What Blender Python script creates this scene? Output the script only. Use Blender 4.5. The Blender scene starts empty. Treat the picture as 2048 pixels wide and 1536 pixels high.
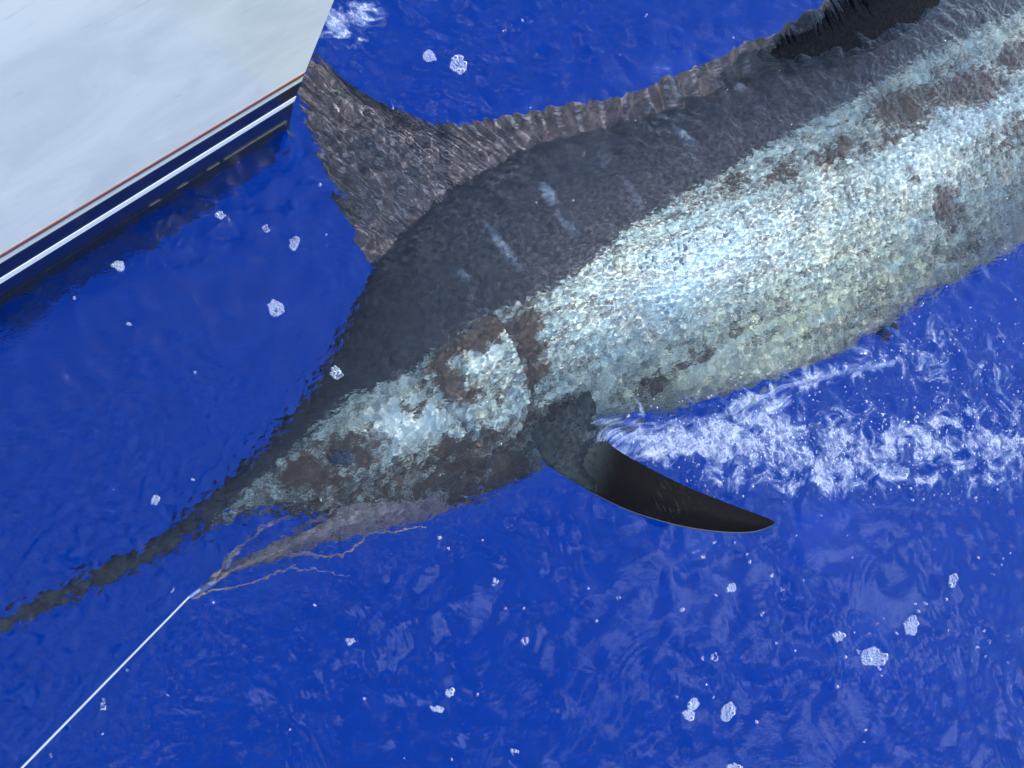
import bpy, bmesh, math, random
import numpy as np
from mathutils import Vector, Quaternion
random.seed(7)
rng = np.random.default_rng(11)
S = bpy.context.scene
COL = S.collection
R = math.radians

# ------------------------------------------------------------------ camera, sky, sun, exposure
FPX, CX, CY, H = 1593.0, 1024.0, 768.0, 2.0
NADIR = Vector((-424.0, -232.0, -FPX)).normalized()      # straight down, in camera axes
QUAT = NADIR.rotation_difference(Vector((0, 0, -1)))
cd = bpy.data.cameras.new('camera')
cam = bpy.data.objects.new('camera', cd)
COL.objects.link(cam)
cam.location = (0, 0, H)
cam.rotation_mode = 'QUATERNION'
cam.rotation_quaternion = QUAT
cd.sensor_width = 36.0
cd.lens = FPX / 2048 * 36
cd.clip_start = 0.02
cd.clip_end = 3000
S.camera = cam

SUN_EL, SUN_AZ = 58.0, 18.0          # azimuth counter-clockwise from +X
sd = Vector((math.cos(R(SUN_EL)) * math.cos(R(SUN_AZ)), math.cos(R(SUN_EL)) * math.sin(R(SUN_AZ)), math.sin(R(SUN_EL))))
w = bpy.data.worlds.new('World')
S.world = w
w.use_nodes = True
nt = w.node_tree
nt.nodes.clear()
wo = nt.nodes.new('ShaderNodeOutputWorld')
bg = nt.nodes.new('ShaderNodeBackground')
sky = nt.nodes.new('ShaderNodeTexSky')
sky.sky_type = 'NISHITA'
sky.sun_disc = False
sky.sun_elevation = R(SUN_EL)
sky.sun_rotation = R(90 - SUN_AZ)
sky.ozone_density = 1.0
sky.dust_density = 0.15
tc = nt.nodes.new('ShaderNodeTexCoord')
mp = nt.nodes.new('ShaderNodeMapping')
mp.inputs['Scale'].default_value = (1.0, 1.0, 2.0)
mp.inputs['Location'].default_value = (5.18, -7.08, -1.18)
cn = nt.nodes.new('ShaderNodeTexNoise')
cn.inputs['Scale'].default_value = 3.2
cn.inputs['Detail'].default_value = 7
cn.inputs['Roughness'].default_value = 0.58
cn.inputs['Distortion'].default_value = 0.5
cr = nt.nodes.new('ShaderNodeValToRGB')
cr.color_ramp.elements[0].position = 0.55
cr.color_ramp.elements[1].position = 0.63
cmx = nt.nodes.new('ShaderNodeMix')
cmx.data_type = 'RGBA'
cmx.inputs[7].default_value = (9.5, 12.0, 15.0, 1)
nt.links.new(tc.outputs['Generated'], mp.inputs['Vector'])
nt.links.new(mp.outputs[0], cn.inputs['Vector'])
nt.links.new(cn.outputs['Fac'], cr.inputs['Fac'])
nt.links.new(cr.outputs['Color'], cmx.inputs[0])
nt.links.new(sky.outputs[0], cmx.inputs[6])
nt.links.new(cmx.outputs[2], bg.inputs['Color'])
bg.inputs['Strength'].default_value = 0.13
nt.links.new(bg.outputs[0], wo.inputs['Surface'])
sl = bpy.data.lights.new('sun', 'SUN')
sl.energy = 2.4
sl.angle = R(0.5)
sl.color = (1.0, 0.975, 0.94)
sun = bpy.data.objects.new('sun', sl)
COL.objects.link(sun)
sun.rotation_mode = 'QUATERNION'
sun.rotation_quaternion = (-sd).to_track_quat('-Z', 'Y')
sun.location = sd * 20
S.render.engine = 'CYCLES'
sl.cycles.is_caustics_light = True
S.cycles.caustics_refractive = True
S.cycles.caustics_reflective = False
S.cycles.sample_clamp_indirect = 6.0
S.cycles.use_denoising = True
S.cycles.max_bounces = 10
S.cycles.use_adaptive_sampling = False
S.view_settings.view_transform = 'Standard'
S.view_settings.look = 'None'
S.view_settings.gamma = 1.0
S.view_settings.use_curve_mapping = False
S.view_settings.exposure = 1.38

# ------------------------------------------------------------------ measuring helpers
RM = np.array(QUAT.to_matrix())
IOR = 1.333

def at(px, py, z=0.0):
    """where the ray through a picture position meets height z (bent at the water surface when z < 0)"""
    px = np.asarray(px, float); py = np.asarray(py, float); z = np.asarray(z, float)
    px, py, z = np.broadcast_arrays(px, py, z)
    d = np.stack([px - CX, CY - py, np.full(px.shape, -FPX)], -1) @ RM.T
    d /= np.linalg.norm(d, axis=-1, keepdims=True)
    zt = np.maximum(z, 0)
    t = (zt - H) / d[..., 2]
    p = np.array([0, 0, H]) + d * t[..., None]
    hs = np.linalg.norm(d[..., :2], axis=-1)
    sw = hs / IOR
    cw = np.sqrt(1 - sw * sw)
    k = np.where(z < 0, -z * sw / cw / np.maximum(hs, 1e-9), 0)
    p[..., :2] += d[..., :2] * k[..., None]
    p[..., 2] = z
    return p

def pix(P):
    """picture position of points at or above the water"""
    q = (P - np.array([0, 0, H])) @ RM
    return np.stack([CX + FPX * q[..., 0] / -q[..., 2], CY - FPX * q[..., 1] / -q[..., 2]], -1)

def V(a):
    return Vector((float(a[0]), float(a[1]), float(a[2])))

def sstep(a, b, x):
    t = np.clip((x - a) / (b - a), 0, 1)
    return t * t * (3 - 2 * t)

def interp_poly(pts, n, closed=False):
    """smooth (Catmull-Rom) resampling at n points, uniform in index"""
    P = np.array(pts, float)
    m = len(P)
    u = np.linspace(0, m - 1, n)
    i = np.clip(u.astype(int), 0, m - 2)
    f = (u - i)[:, None]
    p0 = P[np.clip(i - 1, 0, m - 1)]; p1 = P[i]; p2 = P[i + 1]; p3 = P[np.clip(i + 2, 0, m - 1)]
    return 0.5 * ((2 * p1) + (-p0 + p2) * f + (2 * p0 - 5 * p1 + 4 * p2 - p3) * f**2 + (-p0 + 3 * p1 - 3 * p2 + p3) * f**3)

def dist_poly(x, y, pts):
    """unsigned distance and side (+ left of travel in picture axes) to a polyline"""
    best = np.full(x.shape, 1e9); side = np.zeros(x.shape)
    for (ax, ay), (bx, by) in zip(pts[:-1], pts[1:]):
        dx, dy = bx - ax, by - ay
        L2 = dx * dx + dy * dy
        t = np.clip(((x - ax) * dx + (y - ay) * dy) / L2, 0, 1)
        ex, ey = x - ax - t * dx, y - ay - t * dy
        d = np.hypot(ex, ey)
        s = np.sign(dx * (y - ay) - dy * (x - ax))
        side = np.where(d < best, s, side)
        best = np.minimum(best, d)
    return best, side

def blob(x, y, cx, cy, rx, ry, ang=0.0):
    a = R(ang)
    u = (x - cx) * math.cos(a) + (y - cy) * math.sin(a)
    v = -(x - cx) * math.sin(a) + (y - cy) * math.cos(a)
    return np.exp(-((u / rx) ** 2 + (v / ry) ** 2))

def field(shape, dx, lam, bw=0.35, ang=None, spread=0.5, seed=0):
    """random band-limited ripple field, unit rms; lam in metres; ang = travel direction"""
    r = np.random.default_rng(seed)
    ky = np.fft.fftfreq(shape[0], dx)[:, None]
    kx = np.fft.rfftfreq(shape[1], dx)[None, :]
    k = np.hypot(kx, ky) + 1e-9
    A = np.exp(-(np.log(k * lam) / bw) ** 2 / 2)
    A[k < 1e-6] = 0
    if ang is not None:
        c = (kx * math.cos(R(ang)) + ky * math.sin(R(ang))) / k
        A = A * np.exp(-(1 - np.abs(c)) / (spread ** 2))
    ph = r.uniform(0, 2 * np.pi, A.shape)
    f = np.fft.irfft2(A * np.exp(1j * ph), s=shape)
    return f / f.std()

def grid_mesh(name, P, wrap=False, attrs=None, mat=None, parent=None, keep=None):
    """P: (rows, cols, 3). wrap closes the columns."""
    r, c = P.shape[:2]
    idx = np.arange(r * c).reshape(r, c)
    if wrap:
        nx = np.roll(idx, -1, axis=1)
        q = np.stack([idx[:-1], nx[:-1], nx[1:], idx[1:]], -1).reshape(-1, 4)
    else:
        q = np.stack([idx[:-1, :-1], idx[:-1, 1:], idx[1:, 1:], idx[1:, :-1]], -1).reshape(-1, 4)
    if keep is not None:
        q = q[keep(q)]
    return raw_mesh(name, P.reshape(-1, 3), q, attrs, mat, parent)

def raw_mesh(name, co, q, attrs=None, mat=None, parent=None, smooth=True):
    me = bpy.data.meshes.new(name)
    q = np.asarray(q)
    nv = q.shape[1]
    me.vertices.add(len(co)); me.vertices.foreach_set('co', np.ascontiguousarray(co, np.float32).ravel())
    me.loops.add(q.size); me.loops.foreach_set('vertex_index', q.astype(np.int32).ravel())
    me.polygons.add(len(q))
    me.polygons.foreach_set('loop_start', np.arange(0, q.size, nv, dtype=np.int32))
    me.polygons.foreach_set('loop_total', np.full(len(q), nv, np.int32))
    me.polygons.foreach_set('use_smooth', np.full(len(q), smooth))
    me.update(calc_edges=True)
    for k, a in (attrs or {}).items():
        a = np.asarray(a, np.float32)
        if a.ndim == 1:
            at_ = me.attributes.new(k, 'FLOAT', 'POINT'); at_.data.foreach_set('value', a)
        else:
            at_ = me.attributes.new(k, 'FLOAT_VECTOR', 'POINT'); at_.data.foreach_set('vector', a.ravel())
    if mat: me.materials.append(mat)
    o = bpy.data.objects.new(name, me)
    COL.objects.link(o)
    if parent: o.parent = parent
    return o

def tag(o, label=None, cat=None, group=None, kind=None):
    if label: o['label'] = label
    if cat: o['category'] = cat
    if group: o['group'] = group
    if kind: o['kind'] = kind
    return o

def empty(name, loc):
    o = bpy.data.objects.new(name, None)
    COL.objects.link(o)
    o.location = loc
    return o

# ------------------------------------------------------------------ node helpers
class N:
    def __init__(s, name):
        s.m = bpy.data.materials.new(name); s.m.use_nodes = True
        s.t = s.m.node_tree; s.t.nodes.clear()
        s.out = s.t.nodes.new('ShaderNodeOutputMaterial')
    def n(s, typ, **kw):
        x = s.t.nodes.new('ShaderNode' + typ)
        for k, v in kw.items():
            if k in x.inputs.keys():
                s.put(x.inputs[k], v)
            else:
                setattr(x, k, v)
        return x
    def put(s, inp, v):
        if isinstance(v, bpy.types.NodeSocket): s.t.links.new(v, inp)
        elif isinstance(v, bpy.types.Node): s.t.links.new(v.outputs[0], inp)
        else:
            if isinstance(v, (tuple, list)) and len(v) == 3 and inp.type == 'RGBA': v = (*v, 1)
            inp.default_value = v
    def attr(s, name, vec=False):
        x = s.t.nodes.new('ShaderNodeAttribute'); x.attribute_name = name
        return x.outputs['Vector' if vec else 'Fac']
    def math(s, op, a, b=0.0, c=0.0, clamp=False):
        x = s.t.nodes.new('ShaderNodeMath'); x.operation = op; x.use_clamp = clamp
        s.put(x.inputs[0], a); s.put(x.inputs[1], b); s.put(x.inputs[2], c)
        return x.outputs[0]
    def ramp(s, v, a, b, lo=0.0, hi=1.0):
        x = s.t.nodes.new('ShaderNodeMapRange'); x.interpolation_type = 'SMOOTHSTEP'
        s.put(x.inputs['Value'], v)
        x.inputs['From Min'].default_value = a; x.inputs['From Max'].default_value = b
        x.inputs['To Min'].default_value = lo; x.inputs['To Max'].default_value = hi
        return x.outputs[0]
    def mix(s, f, a, b, blend='MIX'):
        x = s.t.nodes.new('ShaderNodeMix'); x.data_type = 'RGBA'; x.blend_type = blend
        s.put(x.inputs[0], f); s.put(x.inputs[6], a); s.put(x.inputs[7], b)
        return x.outputs[2]
    def noise(s, vec=None, scale=5.0, detail=3.0, rough=0.5, dist=0.0):
        x = s.t.nodes.new('ShaderNodeTexNoise')
        if vec is not None: s.put(x.inputs['Vector'], vec)
        x.inputs['Scale'].default_value = scale; x.inputs['Detail'].default_value = detail
        x.inputs['Roughness'].default_value = rough; x.inputs['Distortion'].default_value = dist
        return x.outputs['Fac']
    def scl(s, vec, sc, rot=(0, 0, 0)):
        x = s.t.nodes.new('ShaderNodeMapping'); s.put(x.inputs['Vector'], vec)
        x.inputs['Scale'].default_value = sc; x.inputs['Rotation'].default_value = rot
        return x.outputs[0]
    def bump(s, h, strength=0.3, dist=0.002, nrm=None):
        x = s.t.nodes.new('ShaderNodeBump'); s.put(x.inputs['Height'], h)
        x.inputs['Strength'].default_value = strength; x.inputs['Distance'].default_value = dist
        if nrm is not None: s.put(x.inputs['Normal'], nrm)
        return x.outputs[0]
    def obj(s):
        return s.t.nodes.new('ShaderNodeTexCoord').outputs['Object']
    def surf(s, v):
        s.put(s.out.inputs['Surface'], v); return s.m
    def princ(s, **kw):
        x = s.n('BsdfPrincipled')
        for k, v in kw.items(): s.put(x.inputs[k.replace('_', ' ')], v)
        return x

# ------------------------------------------------------------------ materials
def mat_water():
    s = N('sea water')
    o = s.obj()
    fine = s.noise(s.scl(o, (1, 1, 1)), 150, 2, 0.5, 0.6)
    med = s.noise(s.scl(o, (1.0, 1.6, 1), (0, 0, 0.5)), 46, 2, 0.5, 0.8)
    rough = s.attr('ripple')
    h = s.math('ADD', s.math('MULTIPLY', fine, 0.35), med)
    h = s.math('MULTIPLY', h, s.math('ADD', rough, 0.05))
    b = s.bump(h, 1.0, 0.0050)
    glass = s.n('BsdfGlass', Color=(1, 1, 1), Roughness=0.0, IOR=IOR, Normal=b)
    # foam on the surface: thin veil of bubbles, brighter torn filaments
    foam = s.attr('foam')
    nz = s.t.nodes.new('ShaderNodeTexNoise'); s.put(nz.inputs['Vector'], o); nz.inputs['Scale'].default_value = 14; nz.inputs['Detail'].default_value = 5
    wv = s.n('VectorMath', operation='ADD'); sc_ = s.n('VectorMath', operation='SCALE')
    s.put(sc_.inputs[0], nz.outputs['Color']); sc_.inputs['Scale'].default_value = 0.03
    s.put(wv.inputs[0], o); s.put(wv.inputs[1], sc_.outputs[0])
    wp = wv.outputs[0]
    def ridge(sc, det, lo, hi):
        f_ = s.noise(wp, sc, det, 0.68, 0.1)
        r_ = s.math('SUBTRACT', 1.0, s.math('MULTIPLY', s.math('ABSOLUTE', s.math('SUBTRACT', f_, 0.5)), 6.0))
        return s.ramp(r_, lo, hi)
    r1 = ridge(26, 6, 0.35, 0.97); r2 = ridge(42, 3, 0.4, 0.97)
    lump = s.noise(o, 11, 7, 0.68, 1.2)
    cov = s.ramp(s.math('ADD', foam, s.math('MULTIPLY', s.math('SUBTRACT', lump, 0.5), 4.0)), 0.35, 1.0)
    cov = s.math('MULTIPLY', cov, s.ramp(foam, 0.03, 0.2))
    veil = s.math('MULTIPLY', cov, s.ramp(lump, 0.32, 0.72, 0.08, 0.52))
    fil = s.math('MULTIPLY', s.math('MAXIMUM', s.math('MULTIPLY', r1, 0.62), s.math('MULTIPLY', r2, 0.40)), cov)
    m = s.math('MAXIMUM', veil, fil, clamp=True)
    wcol = s.mix(fil, (0.20, 0.27, 0.44), (0.55, 0.58, 0.66))
    white = s.princ(Base_Color=wcol, Roughness=0.3, Normal=s.bump(s.math('ADD', lump, s.math('MULTIPLY', r2, 0.2)), 0.8, 0.012))
    wv2 = s.n('VectorMath', operation='ADD'); sc2 = s.n('VectorMath', operation='SCALE'); lf = s.t.nodes.new('ShaderNodeTexNoise'); s.put(lf.inputs['Vector'], o); lf.inputs['Scale'].default_value = 5.0; s.put(sc2.inputs[0], lf.outputs['Color']); sc2.inputs['Scale'].default_value = 0.14; s.put(wv2.inputs[0], o); s.put(wv2.inputs[1], sc2.outputs[0])
    st = s.noise(s.scl(s.scl(wv2.outputs[0], (1, 1, 1), (0, 0, R(-27))), (4, 110, 1)), 1.0, 3, 0.6, 0.35)
    sm = s.math('MULTIPLY', s.ramp(s.math('ADD', s.attr('streak'), s.math('MULTIPLY', s.math('SUBTRACT', st, 0.5), 1.6)), 0.42, 0.98), s.ramp(lump, 0.35, 0.6, 0.3, 0.75))
    m = s.math('MAXIMUM', m, s.math('MULTIPLY', sm, s.ramp(s.attr('streak'), 0.05, 0.4)))
    mx = s.n('MixShader'); s.put(mx.inputs[0], m); s.put(mx.inputs[1], glass); s.put(mx.inputs[2], white)
    return s.surf(mx)

def mat_plain(name, col, rough=0.5, metal=0.0, **kw):
    s = N(name)
    return s.surf(s.princ(Base_Color=col, Roughness=rough, Metallic=metal, **kw))

def mat_deep():
    s = N('deep blue water')
    d = s.n('BsdfDiffuse', Color=(0.0002, 0.053, 0.365))
    return s.surf(d)

def mat_skin():
    s = N('marlin skin')
    uv = s.attr('skin_uv', True)
    o = s.obj()
    back, brown, pale, head = s.attr('back'), s.attr('brown'), s.attr('pale'), s.attr('head')
    big = s.noise(uv, 9, 5, 0.6, 0.6)
    mid = s.noise(s.scl(uv, (1, 2.2, 1)), 38, 5, 0.62, 0.5)
    fine = s.noise(s.scl(uv, (1, 2.6, 1)), 130, 3, 0.6, 0.3)
    # silver flank: needle scales, cream to pale blue, thin brown gaps between
    tint = s.n('ValToRGB', Fac=big)
    cr = tint.color_ramp
    cr.elements[0].position = 0.3; cr.elements[0].color = (0.21, 0.32, 0.38, 1)
    cr.elements[1].position = 0.72; cr.elements[1].color = (0.52, 0.50, 0.34, 1)
    e = cr.elements.new(0.5); e.color = (0.33, 0.44, 0.41, 1)
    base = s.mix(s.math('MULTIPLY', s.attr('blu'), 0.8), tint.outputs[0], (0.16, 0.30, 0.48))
    base = s.mix(s.math('MULTIPLY', s.attr('yel'), 0.9), base, (0.70, 0.72, 0.40))  # yellow belly tint, lightened to stand in for sun on a tilted belly
    base = s.mix(s.math('MULTIPLY', s.attr('dusk'), 0.8), base, (0.17, 0.14, 0.14))
    lw_ = s.noise(s.scl(uv, (1, 7, 1)), 4.5, 4, 0.6, 0.3)
    base = s.mix(s.ramp(lw_, 0.50, 0.70, 0.0, 0.45), base, (0.17, 0.15, 0.13))
    base = s.mix(s.ramp(lw_, 0.46, 0.30, 0.0, 0.6), base, (0.30, 0.50, 0.52))
    base = s.mix(s.ramp(s.noise(uv, 60, 4, 0.6, 1.0), 0.56, 0.72, 0.0, 0.8), base, (0.50, 0.64, 0.62))
    gap = s.noise(s.scl(uv, (1, 3.3, 1)), 34, 1.6, 0.5, 0.7)
    gap = s.math('SUBTRACT', 1.0, s.math('MULTIPLY', s.math('ABSOLUTE', s.math('SUBTRACT', gap, 0.5)), 6.5))
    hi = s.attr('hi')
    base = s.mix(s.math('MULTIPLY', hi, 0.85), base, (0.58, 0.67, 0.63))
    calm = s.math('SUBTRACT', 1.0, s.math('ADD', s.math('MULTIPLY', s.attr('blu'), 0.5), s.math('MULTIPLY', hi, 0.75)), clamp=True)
    gw = s.math('MULTIPLY', s.ramp(gap, 0.1, 0.8), s.math('MULTIPLY', s.ramp(lw_, 0.3, 0.6, 0.45, 1.0), calm))
    flank = s.mix(gw, base, (0.045, 0.038, 0.030))
    sq = s.noise(s.scl(uv, (1, 3.0, 1)), 50, 1.5, 0.5, 1.2)
    sq = s.math('SUBTRACT', 1.0, s.math('MULTIPLY', s.math('ABSOLUTE', s.math('SUBTRACT', sq, 0.5)), 11.0))
    flank = s.mix(s.math('MULTIPLY', s.ramp(sq, 0.4, 0.95), 0.6), flank, (0.58, 0.66, 0.62))  # pale squiggles: wet highlights painted into the flank colour
    flank = s.mix(s.ramp(s.math('ADD', brown, s.math('MULTIPLY', s.math('SUBTRACT', s.noise(s.scl(uv, (1, 2.6, 1)), 30, 7, 0.7, 0.8), 0.5), 3.2)), 0.38, 0.72, 0.0, 0.94), flank, (0.048, 0.029, 0.023))
    # dark back
    bcol = s.mix(s.ramp(mid, 0.35, 0.7), (0.017, 0.022, 0.032), (0.038, 0.043, 0.058))
    bcol = s.mix(s.ramp(fine, 0.45, 0.7), bcol, (0.034, 0.033, 0.038))
    bcol = s.mix(s.math('MULTIPLY', s.ramp(s.math('ADD', pale, s.math('MULTIPLY', s.math('SUBTRACT', mid, 0.5), 0.9)), 0.35, 1.0), 0.7), bcol, (0.20, 0.26, 0.34))
    bcol = s.mix(s.math('MULTIPLY', s.attr('mauve'), s.ramp(gap, -0.2, 0.7, 0.9, 0.25)), bcol, (0.085, 0.070, 0.082))
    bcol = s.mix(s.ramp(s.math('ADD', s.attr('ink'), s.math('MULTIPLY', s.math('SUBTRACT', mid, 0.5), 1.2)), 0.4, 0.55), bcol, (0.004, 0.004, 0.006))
    bm = s.ramp(s.math('ADD', back, s.math('MULTIPLY', s.math('SUBTRACT', s.noise(s.scl(uv, (1, 2, 1)), 48, 4, 0.65, 0.8), 0.5), 1.8)), 0.42, 0.58)
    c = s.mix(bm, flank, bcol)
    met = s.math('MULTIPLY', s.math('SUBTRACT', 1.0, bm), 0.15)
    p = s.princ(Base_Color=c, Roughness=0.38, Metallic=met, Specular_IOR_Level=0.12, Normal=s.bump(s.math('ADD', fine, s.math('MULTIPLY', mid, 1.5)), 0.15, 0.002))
    return s.surf(p)

def mat_fin(name, col1, col2, rough=0.4, spec=0.4):
    s = N(name)
    uv = s.attr('skin_uv', True)
    n1 = s.noise(s.scl(uv, (6, 0.6, 1)), 30, 4, 0.6, 0.4)
    n2 = s.noise(uv, 16, 5, 0.6, 0.3)
    c = s.mix(s.ramp(s.math('ADD', s.math('MULTIPLY', n1, 0.5), s.math('MULTIPLY', n2, 0.5)), 0.38, 0.62), col1, col2)
    return s.surf(s.princ(Base_Color=c, Roughness=rough, Specular_IOR_Level=spec, Normal=s.bump(n1, 0.4, 0.002)))

def mat_hull():
    s = N('white gelcoat')
    o = s.obj()
    st = s.noise(s.scl(o, (1.0, 1.0, 1.6)), 3.2, 5, 0.6, 0.8)
    st2 = s.noise(s.scl(o, (1.0, 1.0, 5.0), (0, 0, 0)), 9.0, 4, 0.62, 1.5)
    c = s.mix(s.ramp(st, 0.3, 0.7), (0.68, 0.68, 0.62), (0.84, 0.82, 0.73))
    c = s.mix(s.math('MULTIPLY', s.ramp(st2, 0.60, 0.74), 0.45), c, (0.50, 0.54, 0.54))
    c = s.mix(s.math('MULTIPLY', s.ramp(s.noise(o, 30, 5, 0.7, 0.5), 0.66, 0.74), 0.5), c, (0.86, 0.87, 0.86))
    return s.surf(s.princ(Base_Color=c, Roughness=0.22, Coat_Weight=0.4, Coat_Roughness=0.08))

def mat_eye():
    s = N('dark blue eye')
    o = s.obj()
    n = s.noise(o, 70, 4, 0.6, 0.8)
    c = s.mix(s.ramp(n, 0.45, 0.65), (0.004, 0.008, 0.020), (0.035, 0.06, 0.11))
    return s.surf(s.princ(Base_Color=c, Roughness=0.15))

def mat_pect():
    s = N('wet black fin skin')
    uv = s.attr('skin_uv', True)
    sep = s.t.nodes.new('ShaderNodeSeparateXYZ'); s.put(sep.inputs[0], uv)
    n1 = s.noise(s.scl(uv, (0.8, 7, 1)), 22, 4, 0.6, 0.3)
    n2 = s.noise(uv, 30, 5, 0.65, 0.5)
    root = s.ramp(s.math('ADD', sep.outputs['X'], s.math('MULTIPLY', s.math('SUBTRACT', n2, 0.5), 0.25)), 0.62, 0.95, 1.0, 0.0)
    c = s.mix(n1, (0.0035, 0.0035, 0.004), (0.007, 0.0065, 0.008))
    c = s.mix(s.math('MULTIPLY', root, s.ramp(n2, 0.35, 0.6, 0.4, 1.0)), c, (0.034, 0.042, 0.046))  # paler root: submerged skin plus sky reflection put into the colour
    # pale scratches across the blade
    w_ = s.noise(s.scl(s.scl(uv, (1, 1, 1), (0, 0, 0.5)), (130, 7, 1)), 1.4, 4, 0.7, 0.4)
    bx = s.ramp(s.math('ABSOLUTE', s.math('SUBTRACT', sep.outputs['X'], 1.28)), 0.05, 0.16, 1.0, 0.0)
    c = s.mix(s.math('MULTIPLY', s.ramp(w_, 0.58, 0.68), s.math('MULTIPLY', bx, 0.4)), c, (0.10, 0.09, 0.10))
    return s.surf(s.princ(Base_Color=c, Roughness=s.ramp(n2, 0.3, 0.7, 0.25, 0.5), Specular_IOR_Level=0.012, Normal=s.bump(n1, 0.35, 0.003)))

def mat_dorsal():
    s = N('dorsal fin membrane')
    uv = s.attr('skin_uv', True)
    sep = s.t.nodes.new('ShaderNodeSeparateXYZ'); s.put(sep.inputs[0], uv)
    n1 = s.noise(s.scl(uv, (6, 1.2, 1)), 20, 5, 0.62, 0.6)
    n2 = s.noise(uv, 9, 5, 0.62, 0.6)
    c = s.mix(s.ramp(n1, 0.35, 0.65), (0.028, 0.023, 0.026), (0.078, 0.066, 0.073))
    c = s.mix(s.ramp(n2, 0.35, 0.65, 0.0, 0.45), c, (0.098, 0.083, 0.092))
    rays = s.math('SINE', s.math('MULTIPLY', sep.outputs['X'], 62 * 2 * math.pi / 2.2))
    rays = s.math('MULTIPLY', s.ramp(rays, 0.45, 1.0), s.ramp(s.noise(uv, 26, 4, 0.6, 0.5), 0.45, 0.62))
    c = s.mix(s.math('MULTIPLY', rays, 0.75), c, (0.30, 0.29, 0.33))  # pale fin rays, broken up with caustic glints painted in
    return s.surf(s.princ(Base_Color=c, Roughness=0.4, Specular_IOR_Level=0.15, Normal=s.bump(n1, 0.2, 0.003)))

def mat_folded():
    s = N('glossy black folded fin')
    o = s.obj()
    n = s.noise(o, 55, 5, 0.65, 1.2)
    return s.surf(s.princ(Base_Color=s.mix(s.ramp(n, 0.4, 0.7), (0.0010, 0.0013, 0.003), (0.0025, 0.0032, 0.006)), Roughness=0.3, Specular_IOR_Level=0.015, Normal=s.bump(n, 0.5, 0.01)))

M = dict(
    water=mat_water(), deep=mat_deep(), skin=mat_skin(), hull=mat_hull(),
    dorsal=mat_dorsal(),
    pect=mat_pect(),
    wetblack=mat_folded(),
    rim=mat_plain('pale fin edge', (0.022, 0.023, 0.026), 0.5),  # slightly paler than the fin blade
    navy=mat_plain('navy boot paint', (0.006, 0.008, 0.022), 0.18),
    cream=mat_plain('white pinstripe paint', (0.78, 0.79, 0.78), 0.25),
    red=mat_plain('copper brown stripe paint', (0.17, 0.068, 0.042), 0.35),
    growth=mat_plain('brown waterline slime', (0.030, 0.030, 0.024), 0.6),
    jaw=mat_fin('purple brown jaw skin', (0.045, 0.030, 0.034), (0.26, 0.23, 0.26)),
    eye=mat_eye(),
    grey=mat_plain('dark sky blocker', (0.020, 0.022, 0.03), 0.5),  # near-black, for the unseen slab added against sky reflection
    lure=mat_plain('pale blue lure body', (0.12, 0.17, 0.34), 0.35),
    tan=mat_plain('tan skirt rubber', (0.17, 0.14, 0.11), 0.4),
    line=mat_plain('translucent leader line', (0.26, 0.32, 0.42), 0.4),
)

# ------------------------------------------------------------------ sea surface
DX = 0.0034
cs = at([0, 2048, 2048, 0], [0, 0, 1536, 1536])
x0, x1 = cs[:, 0].min() - 0.06, cs[:, 0].max() + 0.06
y0, y1 = cs[:, 1].min() - 0.06, cs[:, 1].max() + 0.06
xs = np.arange(x0, x1, DX); ys = np.arange(y0, y1, DX)
def outer(e, sgn):
    st, out, v = DX, [], e
    while abs(v - e) < 600:
        st *= 1.16
        v += sgn * st
        out.append(v)
    return np.array(out)
XS = np.concatenate([outer(xs[0], -1)[::-1], xs, outer(xs[-1], 1)])
YS = np.concatenate([outer(ys[0], -1)[::-1], ys, outer(ys[-1], 1)])
ix = np.searchsorted(XS, xs[0]); iy = np.searchsorted(YS, ys[0])
gx, gy = np.meshgrid(XS, YS)
# long swell and chop, everywhere
h = 0.010 * np.sin(2 * np.pi * (gx * 0.35 + gy * 0.60) / 1.25 + 0.6) + 0.006 * np.sin(2 * np.pi * (gx * 0.8 - gy * 0.5) / 0.83 + 2.0)
h += 0.0035 * np.sin(2 * np.pi * (gx * 0.3 - gy * 0.95) / 0.41) * np.sin(2 * np.pi * gx / 1.7 + 0.4)
shp = (len(ys), len(xs))
mx_, my_ = np.meshgrid(xs, ys)
PP = pix(np.stack([mx_, my_, np.zeros_like(mx_)], -1))
u, v = PP[..., 0], PP[..., 1]
# where the surface is ruffled, in terms of what lies there: bow of the bill, the flank, the fin's wake
wake = np.clip(blob(u, v, 1540, 895, 250, 70, 4) + 0.85 * blob(u, v, 1930, 890, 240, 75, -6) + 0.4 * blob(u, v, 1350, 880, 110, 45, 15) + 0.35 * blob(u, v, 1900, 720, 170, 80), 0, 1.1)
bill_m = np.clip(blob(u, v, 120, 1180, 330, 230, -20) + 0.7 * blob(u, v, 60, 1430, 200, 160) + 0.8 * blob(u, v, 420, 1000, 180, 110, -35), 0, 1)
flank_d, flank_s = dist_poly(u, v, [(560, 950), (1000, 720), (1500, 480), (2100, 200)])
flank_m = sstep(330, 120, flank_d)
dorsal_m = blob(u, v, 780, 300, 230, 150, 20)
left_m = blob(u, v, 300, 700, 420, 330, -30)
low_m = sstep(900, 1200, v)
gust = 0.5 + 0.5 * np.clip(field(shp, DX, 0.55, 0.4, seed=5), -1, 1)
def A(lam, amp, mask, seed, ang=None, spread=0.5, bw=0.35):
    return field(shp, DX, lam, bw, ang, spread, seed) * amp * mask
hd = A(0.16, 0.0022, 0.5 + 0.5 * gust, 1, bw=0.5)
hd += A(0.075, 0.0013, (0.25 + 0.6 * gust) * (1 - 0.55 * low_m) + 0.5 * left_m, 2, ang=60, spread=0.6)
hd += A(0.030, 0.00065, 0.06 + 1.25 * flank_m + 0.9 * left_m * gust + 1.6 * bill_m + 0.6 * dorsal_m, 3)
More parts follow.
